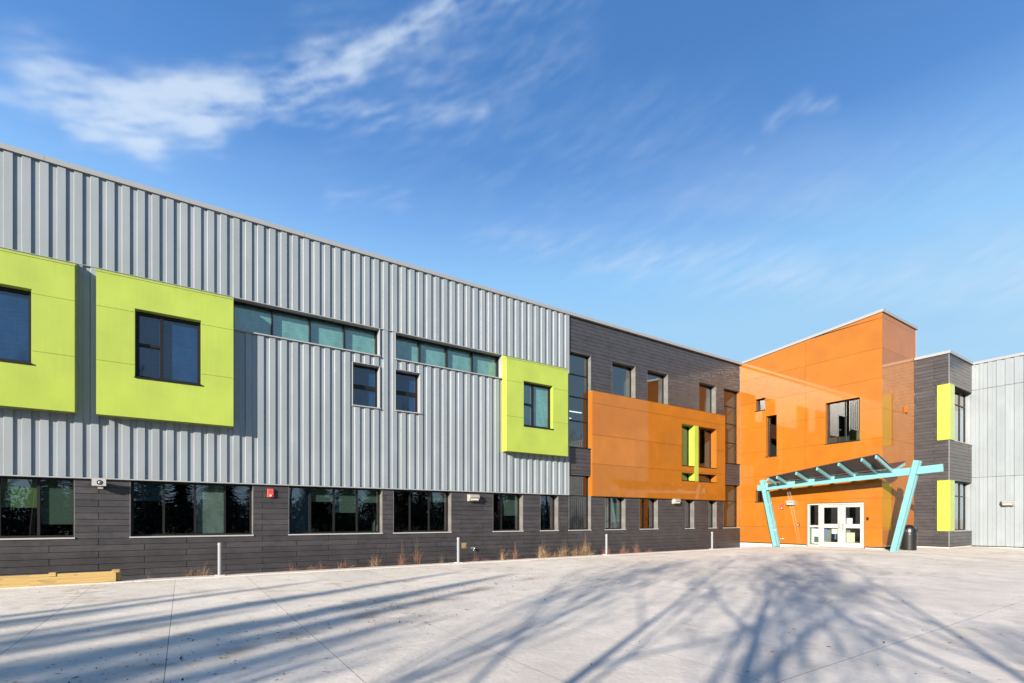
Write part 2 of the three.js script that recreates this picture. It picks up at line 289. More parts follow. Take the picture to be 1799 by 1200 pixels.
// window set back in a wall: u0..u1, v0..v1; face = outer face, set = depth of the frame behind it
function windowIn(parent, face, at, u0, u1, v0, v1, o = {}) {
  const { right, set = 0.26, mull = [], rails = [], subs = [], bar: bw = 0.05, liner, sill, glass = M.glassLow, frame = M.frame, depth = 0.07, blinds = [], out = 0, head } = o;
  const w = new THREE.Group(); w.name = o.name || 'window'; FACE[face](w, at); parent.add(w);
  const zf = -set, zb = -set - depth, t = 0.012;
  const G = [bx(u0 + t, u0 + t + bw, v0 + t, v1 - t, zb, zf), bx(u1 - t - bw, u1 - t, v0 + t, v1 - t, zb, zf), bx(u0 + t + bw, u1 - t - bw, v1 - t - bw, v1 - t, zb, zf), bx(u0 + t + bw, u1 - t - bw, v0 + t, v0 + t + bw, zb, zf)];
  const cols = [u0 + t + bw, ...mull, u1 - t - bw];
  for (const m of mull) G.push(bx(m - bw / 2, m + bw / 2, v0 + t + bw, v1 - t - bw, zb, zf - 0.002));
  const panes = [];
  for (let i = 0; i + 1 < cols.length; i++) {
    const a = cols[i] + (i ? bw / 2 : 0), b = cols[i + 1] - (i + 2 < cols.length ? bw / 2 : 0), rs = [...rails, ...(subs[i] || [])].sort((p, q) => p - q), rows = [v0 + t + bw, ...rs, v1 - t - bw];
    for (const r of rs) G.push(bx(a, b, r - (o.rail || bw) / 2, r + (o.rail || bw) / 2, zb, zf - 0.004));
    for (let j = 0; j + 1 < rows.length; j++) panes.push([a, b, rows[j] + (j ? (o.rail || bw) / 2 : 0), rows[j + 1] - (j + 2 < rows.length ? (o.rail || bw) / 2 : 0), i]);
  }
  obj('window_frame', G, frame, w);
  const zg = zf - depth * (o.inset || 0.55);
  for (const [a, b, c, d, i] of panes) {
    const p = new THREE.PlaneGeometry(b - a + 0.01, d - c + 0.01); p.translate((a + b) / 2, (c + d) / 2, zg); p.rotateY(0);
    const tilt = 0.0022; const mp = obj('pane', p, glass, w); mp.rotation.set(0, 0, 0);
    const q = p.attributes.position, t1 = rr(-tilt, tilt), t2 = rr(-tilt, tilt);
    for (let k = 0; k < q.count; k++) q.setZ(k, zg + t1 * (q.getX(k) - (a + b) / 2) + t2 * (q.getY(k) - (c + d) / 2)); p.computeVertexNormals();
    const bl = blinds.find((q) => q === i || q[0] === i); if (bl !== undefined) obj('roller_blind', bx(a - 0.01, b + 0.01, bl.length ? d - bl[1] * (d - c) : c, d + 0.02, zb - 0.022, zb - 0.018), bl.length ? bl[2] : M.blind, w);
  }
  if (liner) for (const [m, c, d] of right || [[liner, v0, v1]]) obj('reveal', bx(u1 - 0.014, u1, c, d, -set - 0.02, out), m, w);
  if (liner) obj('reveal', [bx(u0, u0 + 0.014, v0, v1, -set - 0.02, out), bx(u0 + 0.014, u1 - 0.014, v1 - 0.014, v1, -set - 0.02, out)], liner, w);
  if (sill) obj('window_sill', bx(u0 - 0.01, u1 + 0.01, v0 - 0.022, v0 + 0.013, -set - 0.01, out + 0.035), sill, w);
  return w;
}

// ------------------------------------------------------------------ the ground
const GY = 0.076;                                             // level of the plaza
const lift = (x, z) => GY + 0.125 * sstep(17, 25.6, x) * sstep(1.6, 3.6, z) * (1 - 0.5 * sstep(8.6, 11, z));
struct('ground', metreUV(new THREE.PlaneGeometry(700, 700, 1, 1).rotateX(-Math.PI / 2).translate(0, -0.2, 0)), M.grass);
const XS = []; for (let k = -8; k <= 24; k++) XS.push(-0.143 + 1.569 * k);
const ZS = [1.79, 4.96, 8.125, 11.29, 14.465, 17.63];
const pavement = struct('pavement', (() => { const g = new THREE.PlaneGeometry(XS[XS.length - 1] - XS[0], 15.84, 100, 32).rotateX(-Math.PI / 2).translate((XS[0] + XS[XS.length - 1]) / 2, 0, 9.71), p = g.attributes.position; for (let k = 0; k < p.count; k++) p.setY(k, lift(p.getX(k), p.getZ(k)) - 0.0004 - 0.008 * sstep(13.5, 15.5, p.getX(k))); g.computeVertexNormals(); return metreUV(g); })(), M.joint);
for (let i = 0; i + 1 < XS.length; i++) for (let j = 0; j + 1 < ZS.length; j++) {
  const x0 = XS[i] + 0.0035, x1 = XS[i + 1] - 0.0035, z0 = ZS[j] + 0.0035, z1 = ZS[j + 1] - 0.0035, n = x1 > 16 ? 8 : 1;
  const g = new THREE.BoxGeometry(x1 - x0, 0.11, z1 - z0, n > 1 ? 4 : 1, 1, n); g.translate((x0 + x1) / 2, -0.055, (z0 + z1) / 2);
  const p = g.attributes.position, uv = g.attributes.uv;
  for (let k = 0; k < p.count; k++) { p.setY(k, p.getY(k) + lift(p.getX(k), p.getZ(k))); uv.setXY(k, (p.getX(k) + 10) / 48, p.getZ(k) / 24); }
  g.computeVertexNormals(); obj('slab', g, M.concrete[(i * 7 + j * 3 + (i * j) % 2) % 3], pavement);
}
const kerb = struct('kerb', bx(-12.6, 27.0, -0.19, 0.05, 1.39, 1.775), M.joint);
for (let x = -12.6; x < 26.9; x += 2.9) obj('kerb_stone', bx(x + 0.004, Math.min(27.0, x + 2.896), -0.15, GY + 0.026, 1.38, 1.783), M.kerb, kerb);
struct('planting_bed', (() => { const g = new THREE.PlaneGeometry(39.7, 1.42, 300, 12).rotateX(-Math.PI / 2).translate(7.2, -0.05, 0.69); const p = g.attributes.position; for (let k = 0; k < p.count; k++) p.setY(k, p.getY(k) + 0.06 * fbm(p.getX(k) * 2.5, p.getZ(k) * 2.5, 2, 4)); g.computeVertexNormals(); return metreUV(g); })(), M.soil);

// ------------------------------------------------------------------ classroom wing (long facade, looks to +z)
const MB = 2.69, MX = 14.17, PT = 10.57, WX0 = -9.0, WX1 = 27.12;
const boxes = [[-5.345, -2.262], [-1.841, 1.242], [10.69, 13.82]];
const lowWins = [[-5.32, -2.319, [-4.52, -3.77, -3.05], [[0, .5, M.olive], [1, .5, M.olive], [2, .5, M.olive], [3, .8, M.shade]]], [-1.184, 1.803, [-.438, .314, 1.067], [[0, .35, M.navy], 2]], [2.795, 5.818, [3.491, 4.24, 5.009], [[0, 1, M.navy], [1, .3, M.shade], [2, .55, M.shade], [3, .3, M.shade]]], [6.208, 8.476, [6.93, 7.68], [[2, .25, M.shade]]], [10.307, 11.765, [10.86], [[1, .6, M.shade]]], [12.643, 13.626, [], []],
  [16.392, 17.733, [16.95], [[1, .8, M.shade]]], [18.715, 20.04, [19.27], []], [22.181, 22.93, [], []], [24.174, 24.91, [], []]].map((a) => [a[0], a[1], 1.12, MB - 0.015, a[2], a[3]]);
const clere = [[1.25, 5.70, [2.354, 3.473, 4.572]], [6.249, 10.69, [7.281, 8.381, 9.481]]];
const small = [[4.761, 5.70], [6.249, 7.20]];
const strips = [[14.19, 15.52], [25.54, 27.1]];
const topWins = [[16.83, 18.42], [19.244, 20.81], [23.328, 24.84]];
const oWin = [[21.77, 22.80], [23.14, 24.75]];
{
  const wing = thing('classroom_wing', 'long two-storey wing with ribbed grey metal above charcoal planks and lime window boxes', 'building');
  const lowHoles = lowWins.map((w) => w.slice(0, 4));
  const stripHoles = strips.flatMap(([a, b]) => [[a, b, 1.12, 3.60], [a, b, 4.80, 9.05]]);
  const topHoles = topWins.map(([a, b]) => [a, b, 7.45, 9.06]);
  const boxWinHoles = boxes.map(([a, b]) => [(a + b) / 2 - 0.75, (a + b) / 2 + 0.75, 5.38, 7.20]);
  const clereHoles = clere.map(([a, b]) => [a, b, 7.235, 8.19]);
  const smallHoles = small.map(([a, b]) => [a, b, 5.43, 6.89]);
  const orangeHoles = oWin.flatMap(([a, b]) => [[a, b, 4.42, 6.60], [a, b, 3.635, 4.06]]);
  const all = [...lowHoles, ...stripHoles, ...topHoles, ...boxWinHoles, ...clereHoles, ...smallHoles, ...orangeHoles];
  // backing wall, dark membrane behind all cladding
  const wall = obj('wall', minus([WX0, WX1, -0.15, PT], all).map((r) => bx(r[0], r[1], r[2], r[3], -0.34, -0.045)), M.backing, wing);
  // charcoal planks: whole ground floor, and everything right of the metal outside the orange field
  layPlanks(wall, planks([[WX0, MX - 0.01, -0.12, MB - 0.002], [MX, WX1, -0.12, 2.66], [MX, WX1, 7.45, PT - 0.01], [MX, 15.51, 2.66, 7.45], [25.55, WX1, 2.66, 7.45]], [...lowHoles, ...stripHoles, ...topHoles], 0, 3), 300);
  // metal
  const clad = obj('metal_cladding', [bx(WX0, MX, MB - 0.03, MB - 0.002, 0.001, 0.085), bx(MX - 0.035, MX - 0.004, MB, PT, 0.002, 0.088)], M.trim, wing);
  const boxHoles = boxes.map(([a, b]) => [a + 0.05, b - 0.05, 4.35, 8.19]);
  ribPanels(clad, WX0, MX - 0.036, 8.195, PT + 0.02, 0.048, []);
  ribPanels(clad, WX0, MX - 0.036, MB - 0.001, 8.21, 0.036, [...boxHoles, ...clereHoles, ...smallHoles]);
  obj('lap_flashing', bx(WX0, MX - 0.036, 8.185, 8.197, 0.03, 0.092), M.trim, wing);
  // coping, in lengths
  for (let x = WX0; x < WX1; x += 3.06) obj('coping', bx(x + 0.003, Math.min(WX1 - 0.01, x + 3.057), PT, PT + 0.13, -0.45, 0.13), M.coping, wing);
  // lime boxes
  boxes.forEach(([a, b], i) => {
    const D = 0.42, y0 = 4.305, y1 = 8.01, m = (a + b) / 2, win = [m - 0.75, m + 0.75, 5.38, 7.20];
    const bxp = obj('window_box', [bx(a, a + 0.02, y0, y1, 0.04, D - 0.021), bx(b - 0.02, b, y0, y1, 0.04, D - 0.021), bx(a + 0.02, b - 0.02, y0 + 0.002, y0 + 0.02, 0.04, D - 0.021)], M.green[0], wing);
    const cap = new THREE.BufferGeometry(), v = [[a - .01, y1, D + .012], [b + .01, y1, D + .012], [b + .01, 8.19, .05], [a - .01, 8.19, .05], [a - .01, y1 - .03, D + .012], [b + .01, y1 - .03, D + .012], [a - .01, y1 - .03, .05], [b + .01, y1 - .03, .05]];
    cap.setAttribute('position', new THREE.Float32BufferAttribute([0, 1, 2, 0, 2, 3, 4, 5, 1, 4, 1, 0, 5, 7, 2, 5, 2, 1, 6, 4, 0, 6, 0, 3, 6, 7, 5, 6, 5, 4].flatMap((i) => v[i]), 3));
    cap.computeVertexNormals(); obj('cap_flashing', metreUV(cap), M.green[1], bxp);
    flatPanels(bxp, [a - 0.005, b + 0.005], [y0 - 0.005, 5.70, 7.10, y1 - 0.02], D - 0.02, D, [win], M.green, 0.004);
    obj('box_lining', [bx(win[0] - 0.003, win[0] + 0.012, win[2], win[3], 0.02, D - 0.021), bx(win[1] - 0.012, win[1] + 0.003, win[2], win[3], 0.02, D - 0.021), bx(win[0], win[1], win[3] - 0.012, win[3] + 0.003, 0.02, D - 0.021)], M.green[0], bxp);
    windowIn(wing, 'A', D, win[0], win[1], win[2], win[3], { set: 0.17, mull: [win[0] + 0.58], subs: [[win[2] + 0.93]], bar: 0.075, glass: i === 2 ? M.glassUp : M.glassBlue, depth: 0.09, sill: M.frame, blinds: [0, 1] });
  });
  // clerestory strips and small windows in the metal
  for (const [a, b, m] of clere) windowIn(wing, 'A', 0.06, a, b, 7.235, 8.19, { set: 0.22, mull: m, glass: M.glassUp, liner: M.trim, sill: M.trim, out: 0.03, blinds: [0, 1, 2, 3], depth: 0.13, inset: 0.9, bar: 0.045 });
  for (const [a, b] of small) windowIn(wing, 'A', 0.06, a, b, 5.43, 6.89, { set: 0.22, rails: [6.14], rail: 0.13, bar: 0.06, glass: M.glassBlue, liner: M.trim, sill: M.trim, out: 0.03, blinds: [0] });
  for (const [a, b, c, d, m, bl] of lowWins) windowIn(wing, 'A', 0, a, b, c, d, { set: 0.25, mull: m, liner: M.jamb, sill: M.sill, blinds: bl, bar: 0.055 });
  // tall glazed strips
  for (const [a, b] of strips) {
    windowIn(wing, 'A', 0, a, b, 4.80, 9.05, { set: 0.18, rails: [6.02, 7.10, 8.10], rail: 0.045, glass: M.glassLow, liner: M.jamb, right: a < 20 ? [[M.orange[0], 4.80, 7.45], [M.jamb, 7.45, 9.05]] : [[M.orange[0], 4.80, 9.05]], sill: M.frame });
    windowIn(wing, 'A', 0, a, b, 1.12, 3.60, { set: 0.18, rails: [2.66], rail: 0.045, glass: M.glassLow, liner: M.jamb, right: a < 20 ? [[M.jamb, 1.12, 2.66], [M.orange[0], 2.66, 3.60]] : [[M.orange[0], 1.12, 3.60]], sill: M.sill });
  }
  for (const [a, b] of topWins) windowIn(wing, 'A', 0, a, b, 7.45, 9.06, { set: 0.27, mull: [], glass: M.glassLow, liner: M.jamb, sill: M.frame });
  // orange field
  const field = obj('orange_cladding', [bx(15.505, 15.52, 2.67, 7.44, -0.01, 0.08), bx(25.54, 25.552, 2.67, 7.44, -0.01, 0.08), bx(15.51, 25.55, 7.44, 7.452, -0.01, 0.11), bx(15.51, 25.55, 2.652, 2.664, -0.01, 0.09)], M.orange[0], wing);
  flatPanels(field, [15.515, 18.29, 25.545], [2.665, 4.13, 5.45, 6.885, 7.442], 0.08, 0.10, [[21.77, 24.75, 4.42, 6.60], [21.77, 24.75, 3.635, 4.06]], M.orange, 0.005);
  obj('lime_fin', bx(22.80, 23.14, 3.635, 6.60, -0.18, 0.112), M.green[0], field);
  for (const [a, b] of oWin) for (const [c, d] of [[4.42, 6.60], [3.635, 4.06]]) windowIn(wing, 'A', 0.08, a, b, c, d, { set: 0.32, glass: M.glassLow, liner: a < 22 ? M.green[1] : M.orange[0], sill: M.frame });
  // lit strip lamps seen through the first tall strip
  for (const [x, z] of [[17.0, -3.0], [17.45, -4.4], [17.9, -5.8]]) {
    const l = obj('ceiling_light', bx(-0.6, 0.6, 0.03, 0.07, -0.07, 0.07), M.lamp, wing); l.position.set(x, 7.2, z);
    obj('light_tube', bx(-0.58, 0.58, 0.0, 0.029, -0.05, 0.05), M.tube, l);
    const a = new THREE.RectAreaLight(new THREE.Color(1, 0.96, 0.9), 1.6, 1.16, 0.1); a.position.set(0, -0.01, 0); a.lookAt(0, -1, 0); l.add(a);
  }
  // rooms behind the glass
  obj('floor_slab', [bx(WX0, WX1, 0.0, 0.2, -7.5, -0.35), bx(WX0, WX1, 3.7, 4.25, -7.5, -0.345)], M.floorIn, wing);
  obj('back_wall', bx(WX0, WX1, -0.15, PT, -7.7, -7.5), M.plaster, wing);
  obj('roof', bx(WX0, WX1, 10.1, 10.3, -7.5, -0.345), M.plaster, wing);
  obj('partition_wall', [-9.0, -2.05, 2.2, 5.97, 9.4, 14.02, 18.57, 21.4, 25.2, 27.0].map((x) => bx(x, x + 0.12, 0.2, 10.1, -7.5, -0.35)), M.plaster, wing);
}

// ------------------------------------------------------------------ orange entrance block (looks to -x)
const XB = 27.125, ZB = 7.092, XBE = 31.15;
const topB = (z) => PT + 0.02 + 0.0905 * z;
{
  const block = thing('entrance_block', 'tall glossy orange entrance block with sloping top and white double doors', 'building');
  const wins = [[0.94, 1.53, 7.71, 8.40], [1.56, 2.17, 5.07, 7.34], [4.63, 6.18, 5.40, 7.48], [0.94, 1.50, 2.58, 3.25]];
  const door = [3.72, 6.372, 0.2, 2.45];
  const clip = (g) => { const p = g.attributes.position; for (let i = 0; i < p.count; i++) p.setY(i, Math.min(p.getY(i), topB(p.getX(i)))); return g; };
  const clipS = (g) => { const p = g.attributes.position; for (let i = 0; i < p.count; i++) p.setY(i, Math.min(p.getY(i), topB(ZB))); return g; };
  const holes = [...wins, door];
  const core = minus([0.0, ZB - 0.03, -0.1, 12], holes).map((r) => clip(bx(r[0], r[1], r[2], r[3], -0.34, -0.03)));
  const front = obj('front_cladding', core, M.backing, block); FACE.B(front, XB);
  flatPanels(front, [0.0, 3.665, ZB + 0.004], [0.30, 1.2, 2.6, 4.0, 5.4, 6.79, 8.2, 9.59], -0.02, 0, holes, M.orange, 0.004);
  flatPanels(front, [0.0, 3.665, ZB + 0.004], [9.59, 10.985], -0.02, 0, [], M.orange, 0.004, clip);
  // the sloping top pieces, cut to the roof line
  { const s = new THREE.Shape(); const zc = (10.985 - PT - 0.02) / 0.0905; s.moveTo(zc, 10.99); s.lineTo(ZB, 10.99); s.lineTo(ZB, topB(ZB)); s.closePath(); obj('facade_panel', metreUV(new THREE.ExtrudeGeometry(s, { depth: 0.02, bevelEnabled: false }).translate(0, 0, -0.02)), M.orange[0], front); }
  const side = obj('side_cladding', [bx(XB + 0.03, XBE, -0.1, topB(ZB), -0.34, -0.03), bx(XBE - 0.04, XBE, 9.7, topB(ZB), -0.02, 0.004)], M.backing, block); FACE.A(side, ZB);
  flatPanels(side, [XB + 0.004, XBE - 0.04], [0.30, 1.2, 2.6, 4.0, 5.4, 6.79, 8.2, 9.59, 10.985, topB(ZB)], -0.02, 0, [], M.orange, 0.004);
  obj('corner_trim', bx(XBE - 0.04, XBE + 0.01, 9.7, topB(ZB), ZB + 0.004, ZB + 0.02), M.trim, block);
  // coping follows the slope
  { const s = new THREE.Shape(); s.moveTo(0.15, topB(0.15)); s.lineTo(ZB + 0.06, topB(ZB + 0.06)); s.lineTo(ZB + 0.06, topB(ZB + 0.06) + 0.13); s.lineTo(0.15, topB(0.15) + 0.13); s.closePath();
    const c = obj('coping', metreUV(new THREE.ExtrudeGeometry(s, { depth: XBE - XB + 0.12, bevelEnabled: false }).translate(0, 0, -(XBE - XB) - 0.07)), M.coping, block); FACE.B(c, XB); }
  const found = obj('foundation', bx(0.0, 3.70, -0.1, 0.255, -0.3, -0.012), M.foundation, block); FACE.B(found, XB);
  const found2 = obj('foundation', bx(6.39, ZB - 0.01, -0.1, 0.255, -0.3, -0.012), M.foundation, block); FACE.B(found2, XB);
  const drip = obj('base_flashing', [bx(0.0, 3.70, 0.262, 0.292, -0.04, -0.004), bx(6.39, ZB - 0.01, 0.262, 0.292, -0.04, -0.004)], M.frame, block); FACE.B(drip, XB);
  wins.forEach((w, i) => windowIn(block, 'B', XB, ...w, { set: 0.2, mull: i === 2 ? [5.46] : [], liner: M.orange[1], glass: M.glassLow, sill: M.frame, bar: 0.045 }));
  // entrance: frame, sidelight, two leaves
  const fr = obj('door_frame', [bx(3.735, 3.83, 0.2, 2.40, -0.2, -0.08), bx(4.27, 4.33, 0.2, 2.40, -0.2, -0.08), bx(6.315, 6.36, 0.2, 2.40, -0.2, -0.08), bx(3.735, 6.36, 2.34, 2.43, -0.2, -0.082), bx(3.83, 4.27, 0.2, 0.31, -0.19, -0.09), bx(3.83, 4.27, 1.20, 1.30, -0.19, -0.09)], M.white, block); FACE.B(fr, XB);
  const lin2 = obj('reveal', [bx(3.72, 3.734, 0.2, 2.45, -0.25, 0), bx(6.361, 6.372, 0.2, 2.45, -0.25, 0), bx(3.734, 6.361, 2.436, 2.45, -0.25, 0)], M.orange[1], block); FACE.B(lin2, XB);
  const sl = new THREE.Group(); sl.name = 'sidelight'; FACE.B(sl, XB); block.add(sl);
  for (const [a, b] of [[1.30, 2.34], [0.31, 1.20]]) obj('pane', new THREE.PlaneGeometry(0.44, b - a).translate(4.05, (a + b) / 2, -0.14), M.glassClear, sl);
  obj('notice', bx(3.90, 4.26, 0.35, 1.12, -0.165, -0.163), M.paper, sl); obj('notice', bx(4.02, 4.25, 0.42, 0.72, -0.1625, -0.161), M.jamb, sl);
  for (const [a, b, dir] of [[4.335, 5.322, 1], [5.330, 6.31, -1]]) {
    const leaf = obj('door', [bx(a, a + 0.17, 0.215, 2.335, -0.17, -0.12), bx(b - 0.17, b, 0.215, 2.335, -0.17, -0.12), bx(a + 0.17, b - 0.17, 2.2, 2.335, -0.17, -0.12), bx(a + 0.17, b - 0.17, 0.215, 0.46, -0.17, -0.12), bx(a + 0.17, b - 0.17, 1.17, 1.37, -0.17, -0.12)], M.white, block); FACE.B(leaf, XB);
    for (const [c, d] of [[0.46, 1.17], [1.37, 2.2]]) obj('pane', new THREE.PlaneGeometry(b - a - 0.34, d - c).translate((a + b) / 2, (c + d) / 2, -0.145), M.glassClear, leaf);
    const hx = dir > 0 ? b - 0.085 : a + 0.085;
    obj('door_handle', [bx(hx - 0.012, hx + 0.012, 1.08, 1.42, -0.085, -0.062), bx(hx - 0.012, hx + 0.012, 1.10, 1.13, -0.12, -0.085), bx(hx - 0.012, hx + 0.012, 1.37, 1.40, -0.12, -0.085)], M.chrome, leaf);
    if (dir > 0) { obj('notice', bx(a + 0.52, a + 0.78, 0.88, 1.12, -0.168, -0.166), M.paper, leaf); obj('notice', bx(a + 0.2, a + 0.29, 0.62, 1.12, -0.168, -0.166), M.blue, leaf); obj('notice', bx(a + 0.66, a + 0.73, 0.60, 0.86, -0.168, -0.166), M.blue, leaf); }
    else { obj('notice', bx(a + 0.2, a + 0.46, 1.38, 1.66, -0.168, -0.166), M.paper, leaf); obj('notice', bx(a + 0.2, a + 0.56, 0.48, 0.95, -0.168, -0.166), M.cream, leaf); }
  }
  // interior
  obj('floor_slab', [bx(XB + 0.02, 31.1, -0.1, 0.2, 3.73, 6.36), bx(XB + 0.345, 31.1, -0.1, 0.2, 0.1, 3.72), bx(XB + 0.345, 31.1, 3.7, 4.2, 0.1, 6.7)], M.floorIn, block);
  obj('back_wall', [bx(30.9, 31.1, 0.2, 10.5, 0.1, ZB - 0.35), bx(XB + 0.345, 31.1, 0.2, 10.5, -0.02, 0.1)], M.plaster, block);
  obj('roof', bx(XB + 0.345, 31.1, 10.2, 10.4, 0.1, ZB - 0.345), M.plaster, block);
  // small overflow scupper on the side
  obj('scupper', [bx(29.68, 29.86, 6.86, 6.90, ZB + 0.0, ZB + 0.1), bx(29.68, 29.70, 6.90, 7.14, ZB + 0.0, ZB + 0.1), bx(29.84, 29.86, 6.90, 7.14, ZB + 0.0, ZB + 0.1)], M.orange[1], block);
}

// ------------------------------------------------------------------ charcoal corner block and the metal wing behind it
const XD = 30.905, ZD = 8.475, XE = 34.295, TD = 9.62;
{
  const block = thing('corner_block', 'narrow charcoal plank block with lime corner panels beside the orange entrance block', 'building');
  const gy = [[1.03, 3.50], [5.46, 8.16]];
  const fHoles = gy.map(([a, b]) => [8.03, 9, a, b]), sHoles = gy.map(([a, b]) => [30, 40, a, b]);
  const f = obj('front_wall', minus([ZB + 0.001, ZD - 0.03, -0.1, TD], []).map((r) => bx(r[0], r[1], r[2], r[3], -0.3, -0.03)), M.backing, block); FACE.B(f, XD);
  layPlanks(f, planks([[ZB + 0.002, ZD - 0.001, 0.27, TD]], fHoles, 2.811 + 7.9, 8), 300);
  const s = obj('side_wall', [[0.0, 1.03], [3.50, 5.46], [8.16, TD]].map(([a, b]) => bx(XD + 0.03, XE - 0.05, a, b, -0.32, -0.03)), M.backing, block); FACE.A(s, ZD);
  layPlanks(s, planks([[XD + 0.001, XE - 0.045, 0.27, TD]], sHoles, 0.6, 31), 300);
  obj('corner_trim', bx(XD - 0.004, XD + 0.012, 0.27, TD, ZD - 0.012, ZD + 0.004), M.trim, block);
  for (const [a, b] of gy) {
    obj('lime_panel', [bx(XD - 0.05, XD + 0.02, a, b, 8.03, ZD + 0.05), bx(XD + 0.02, 31.5, a, b, ZD - 0.32, ZD + 0.05)], M.green[0], block);
    windowIn(block, 'A', ZD, 31.5, XE - 0.06, a, b, { set: 0.25, mull: [32.45, 33.4], rails: [b - 0.72], bar: 0.05, glass: M.glassLow, liner: null, sill: M.sill });
    obj('soffit', bx(31.5, XE - 0.06, b + 0.001, b + 0.012, ZD - 0.3, ZD - 0.03), M.frame, block);
  }
  obj('coping', [bx(XD - 0.07, XE + 0.02, TD, TD + 0.13, ZB + 0.025, ZD + 0.07)], M.coping, block);
  obj('foundation', [bx(XD + 0.01, XE - 0.05, -0.12, 0.25, ZD - 0.3, ZD - 0.012), bx(XD + 0.012, XD + 0.3, -0.12, 0.25, ZB + 0.01, ZD - 0.3)], M.foundation, block);
  obj('interior_wall', [bx(XD + 0.32, XE - 0.05, 0.2, TD - 0.1, ZB + 0.01, ZB + 0.06), bx(XD + 0.32, XE - 0.05, 4.1, 4.4, ZB + 0.06, ZD - 0.33), bx(XD + 0.32, XE - 0.05, TD - 0.1, TD - 0.01, ZB + 0.06, ZD - 0.33)], M.plaster, block);
}
{
  const wing = thing('metal_wing', 'pale ribbed metal wing with a wall light beyond the charcoal corner block', 'building');
  const back = obj('wall', bx(8.1, 24, 0.2, TD, -0.3, -0.05), M.backing, wing); FACE.B(back, XE);
  const side = obj('end_wall', bx(XE, 40, 0.0, TD, 23.9, 24.1), M.backing, wing);
  obj('roof', bx(XE + 0.3, 46, TD - 0.3, TD - 0.1, 0, 24), M.plaster, wing);
  const clad = obj('metal_cladding', [bx(8.2, 24, 0.215, 0.245, -0.03, 0.03)], M.frame, wing); FACE.B(clad, XE);
  // same ribbed sheet, pale, three lengths
  for (const [a, b, z] of [[0.247, 3.758, -0.030], [3.776, 8.292, -0.024], [8.310, TD, -0.018]]) ribPanels(clad, 8.19, 24, a, b, z, []);
  const cp = obj('coping', bx(8.19, 24.05, TD, TD + 0.13, -0.4, 0.06), M.coping, wing); FACE.B(cp, XE);
  const fd = obj('foundation', bx(8.2, 24, -0.15, 0.21, -0.3, -0.01), M.foundation, wing); FACE.B(fd, XE);
}

// ------------------------------------------------------------------ turquoise entrance canopy
{
  const cano = thing('entrance_canopy', 'turquoise steel canopy with leaning double posts and butterfly roof over the doors', 'canopy');
  const xb = 26.05, yt = (z) => 3.445 + 0.0545 * (z - 1.75), BH = 0.31;
  obj('beam', bar([xb, yt(1.72) - BH / 2, 1.72], [xb, yt(9.62) - BH / 2, 9.62], 0.12, BH), M.teal, cano);
  for (const [zf, yf, zt, yt2] of [[2.75, 0.17, 2.02, 3.70], [7.93, 0.17, 8.78, 4.10]]) for (const s of [-1, 1]) obj('post', bar([xb + s * 0.125, yf, zf], [xb + s * 0.125, yt2, zt], 0.2, 0.115, [1, 0, 0]), M.teal, cano);
  const L = [[2.80, .93], [3.30, 1.0], [4.34, 1.18], [5.38, 1.36], [6.36, 1.50], [7.31, 1.60], [7.86, 1.64]];
  const yHi = (z) => 3.74 + 0.113 * (z - 2.75);
  for (const [z, dx] of L) {
    const y0 = yt(z) - 0.055, y1 = yHi(z) - 0.08;
    obj('rafter', bar([xb - 0.055, y0, z], [xb - dx, y1, z], 0.075, 0.15), M.teal, cano);
    const rx = z > 7.2 ? 1.30 : 0.98, ry = y0 + (y1 - y0) * rx / dx;
    obj('rafter', bar([xb + 0.055, y0, z], [xb + rx, ry, z], 0.075, 0.15), M.teal, cano);
  }
  // sheets lie on the rafters
  const sheet = (pts) => { // quads along z: [inner, outer] pairs
    const P = [], q = (a, b, c, d) => P.push(...a, ...b, ...c, ...a, ...c, ...d), up = (p, t) => [p[0], p[1] + t, p[2]];
    for (let i = 0; i + 1 < pts.length; i++) { const [a, b] = pts[i], [d, c] = pts[i + 1]; q(a, b, c, d); q(up(d, .03), up(c, .03), up(b, .03), up(a, .03)); q(a, d, up(d, .03), up(a, .03)); q(b, up(b, .03), up(c, .03), c); }
    for (const [a, b] of [pts[0], pts[pts.length - 1]]) q(a, b, up(b, .03), up(a, .03));
    const g = new THREE.BufferGeometry(); g.setAttribute('position', new THREE.Float32BufferAttribute(P, 3)); g.computeVertexNormals(); return metreUV(g);
  };
  const row = (z, dx, s, len) => { const y0 = yt(z) - 0.055, y1 = yHi(z) - 0.08, k = (y1 - y0) / dx, h = 0.079 * Math.hypot(1, k); return [[xb + s * 0.17, y0 + k * 0.17 + h, z], [xb + s * len, y0 + k * len + h, z]]; };
  obj('roof_sheet', sheet([[2.72, .90], [3.30, 1.0], [4.34, 1.18], [5.38, 1.36], [6.36, 1.50], [7.31, 1.60], [7.93, 1.64]].map(([z, dx]) => row(z, dx, -1, dx))), M.roofSheet, cano);
  obj('roof_sheet', sheet([[2.72, .90, .97], [3.30, 1.0, .97], [5.38, 1.36, .97], [7.0, 1.57, .98]].map(([z, dx, l]) => row(z, dx, 1, l))), M.roofSheet, cano);
  obj('roof_sheet', sheet([[7.14, 1.59, 1.28], [7.93, 1.64, 1.30]].map(([z, dx, l]) => row(z, dx, 1, l))), M.roofSheet, cano);
}

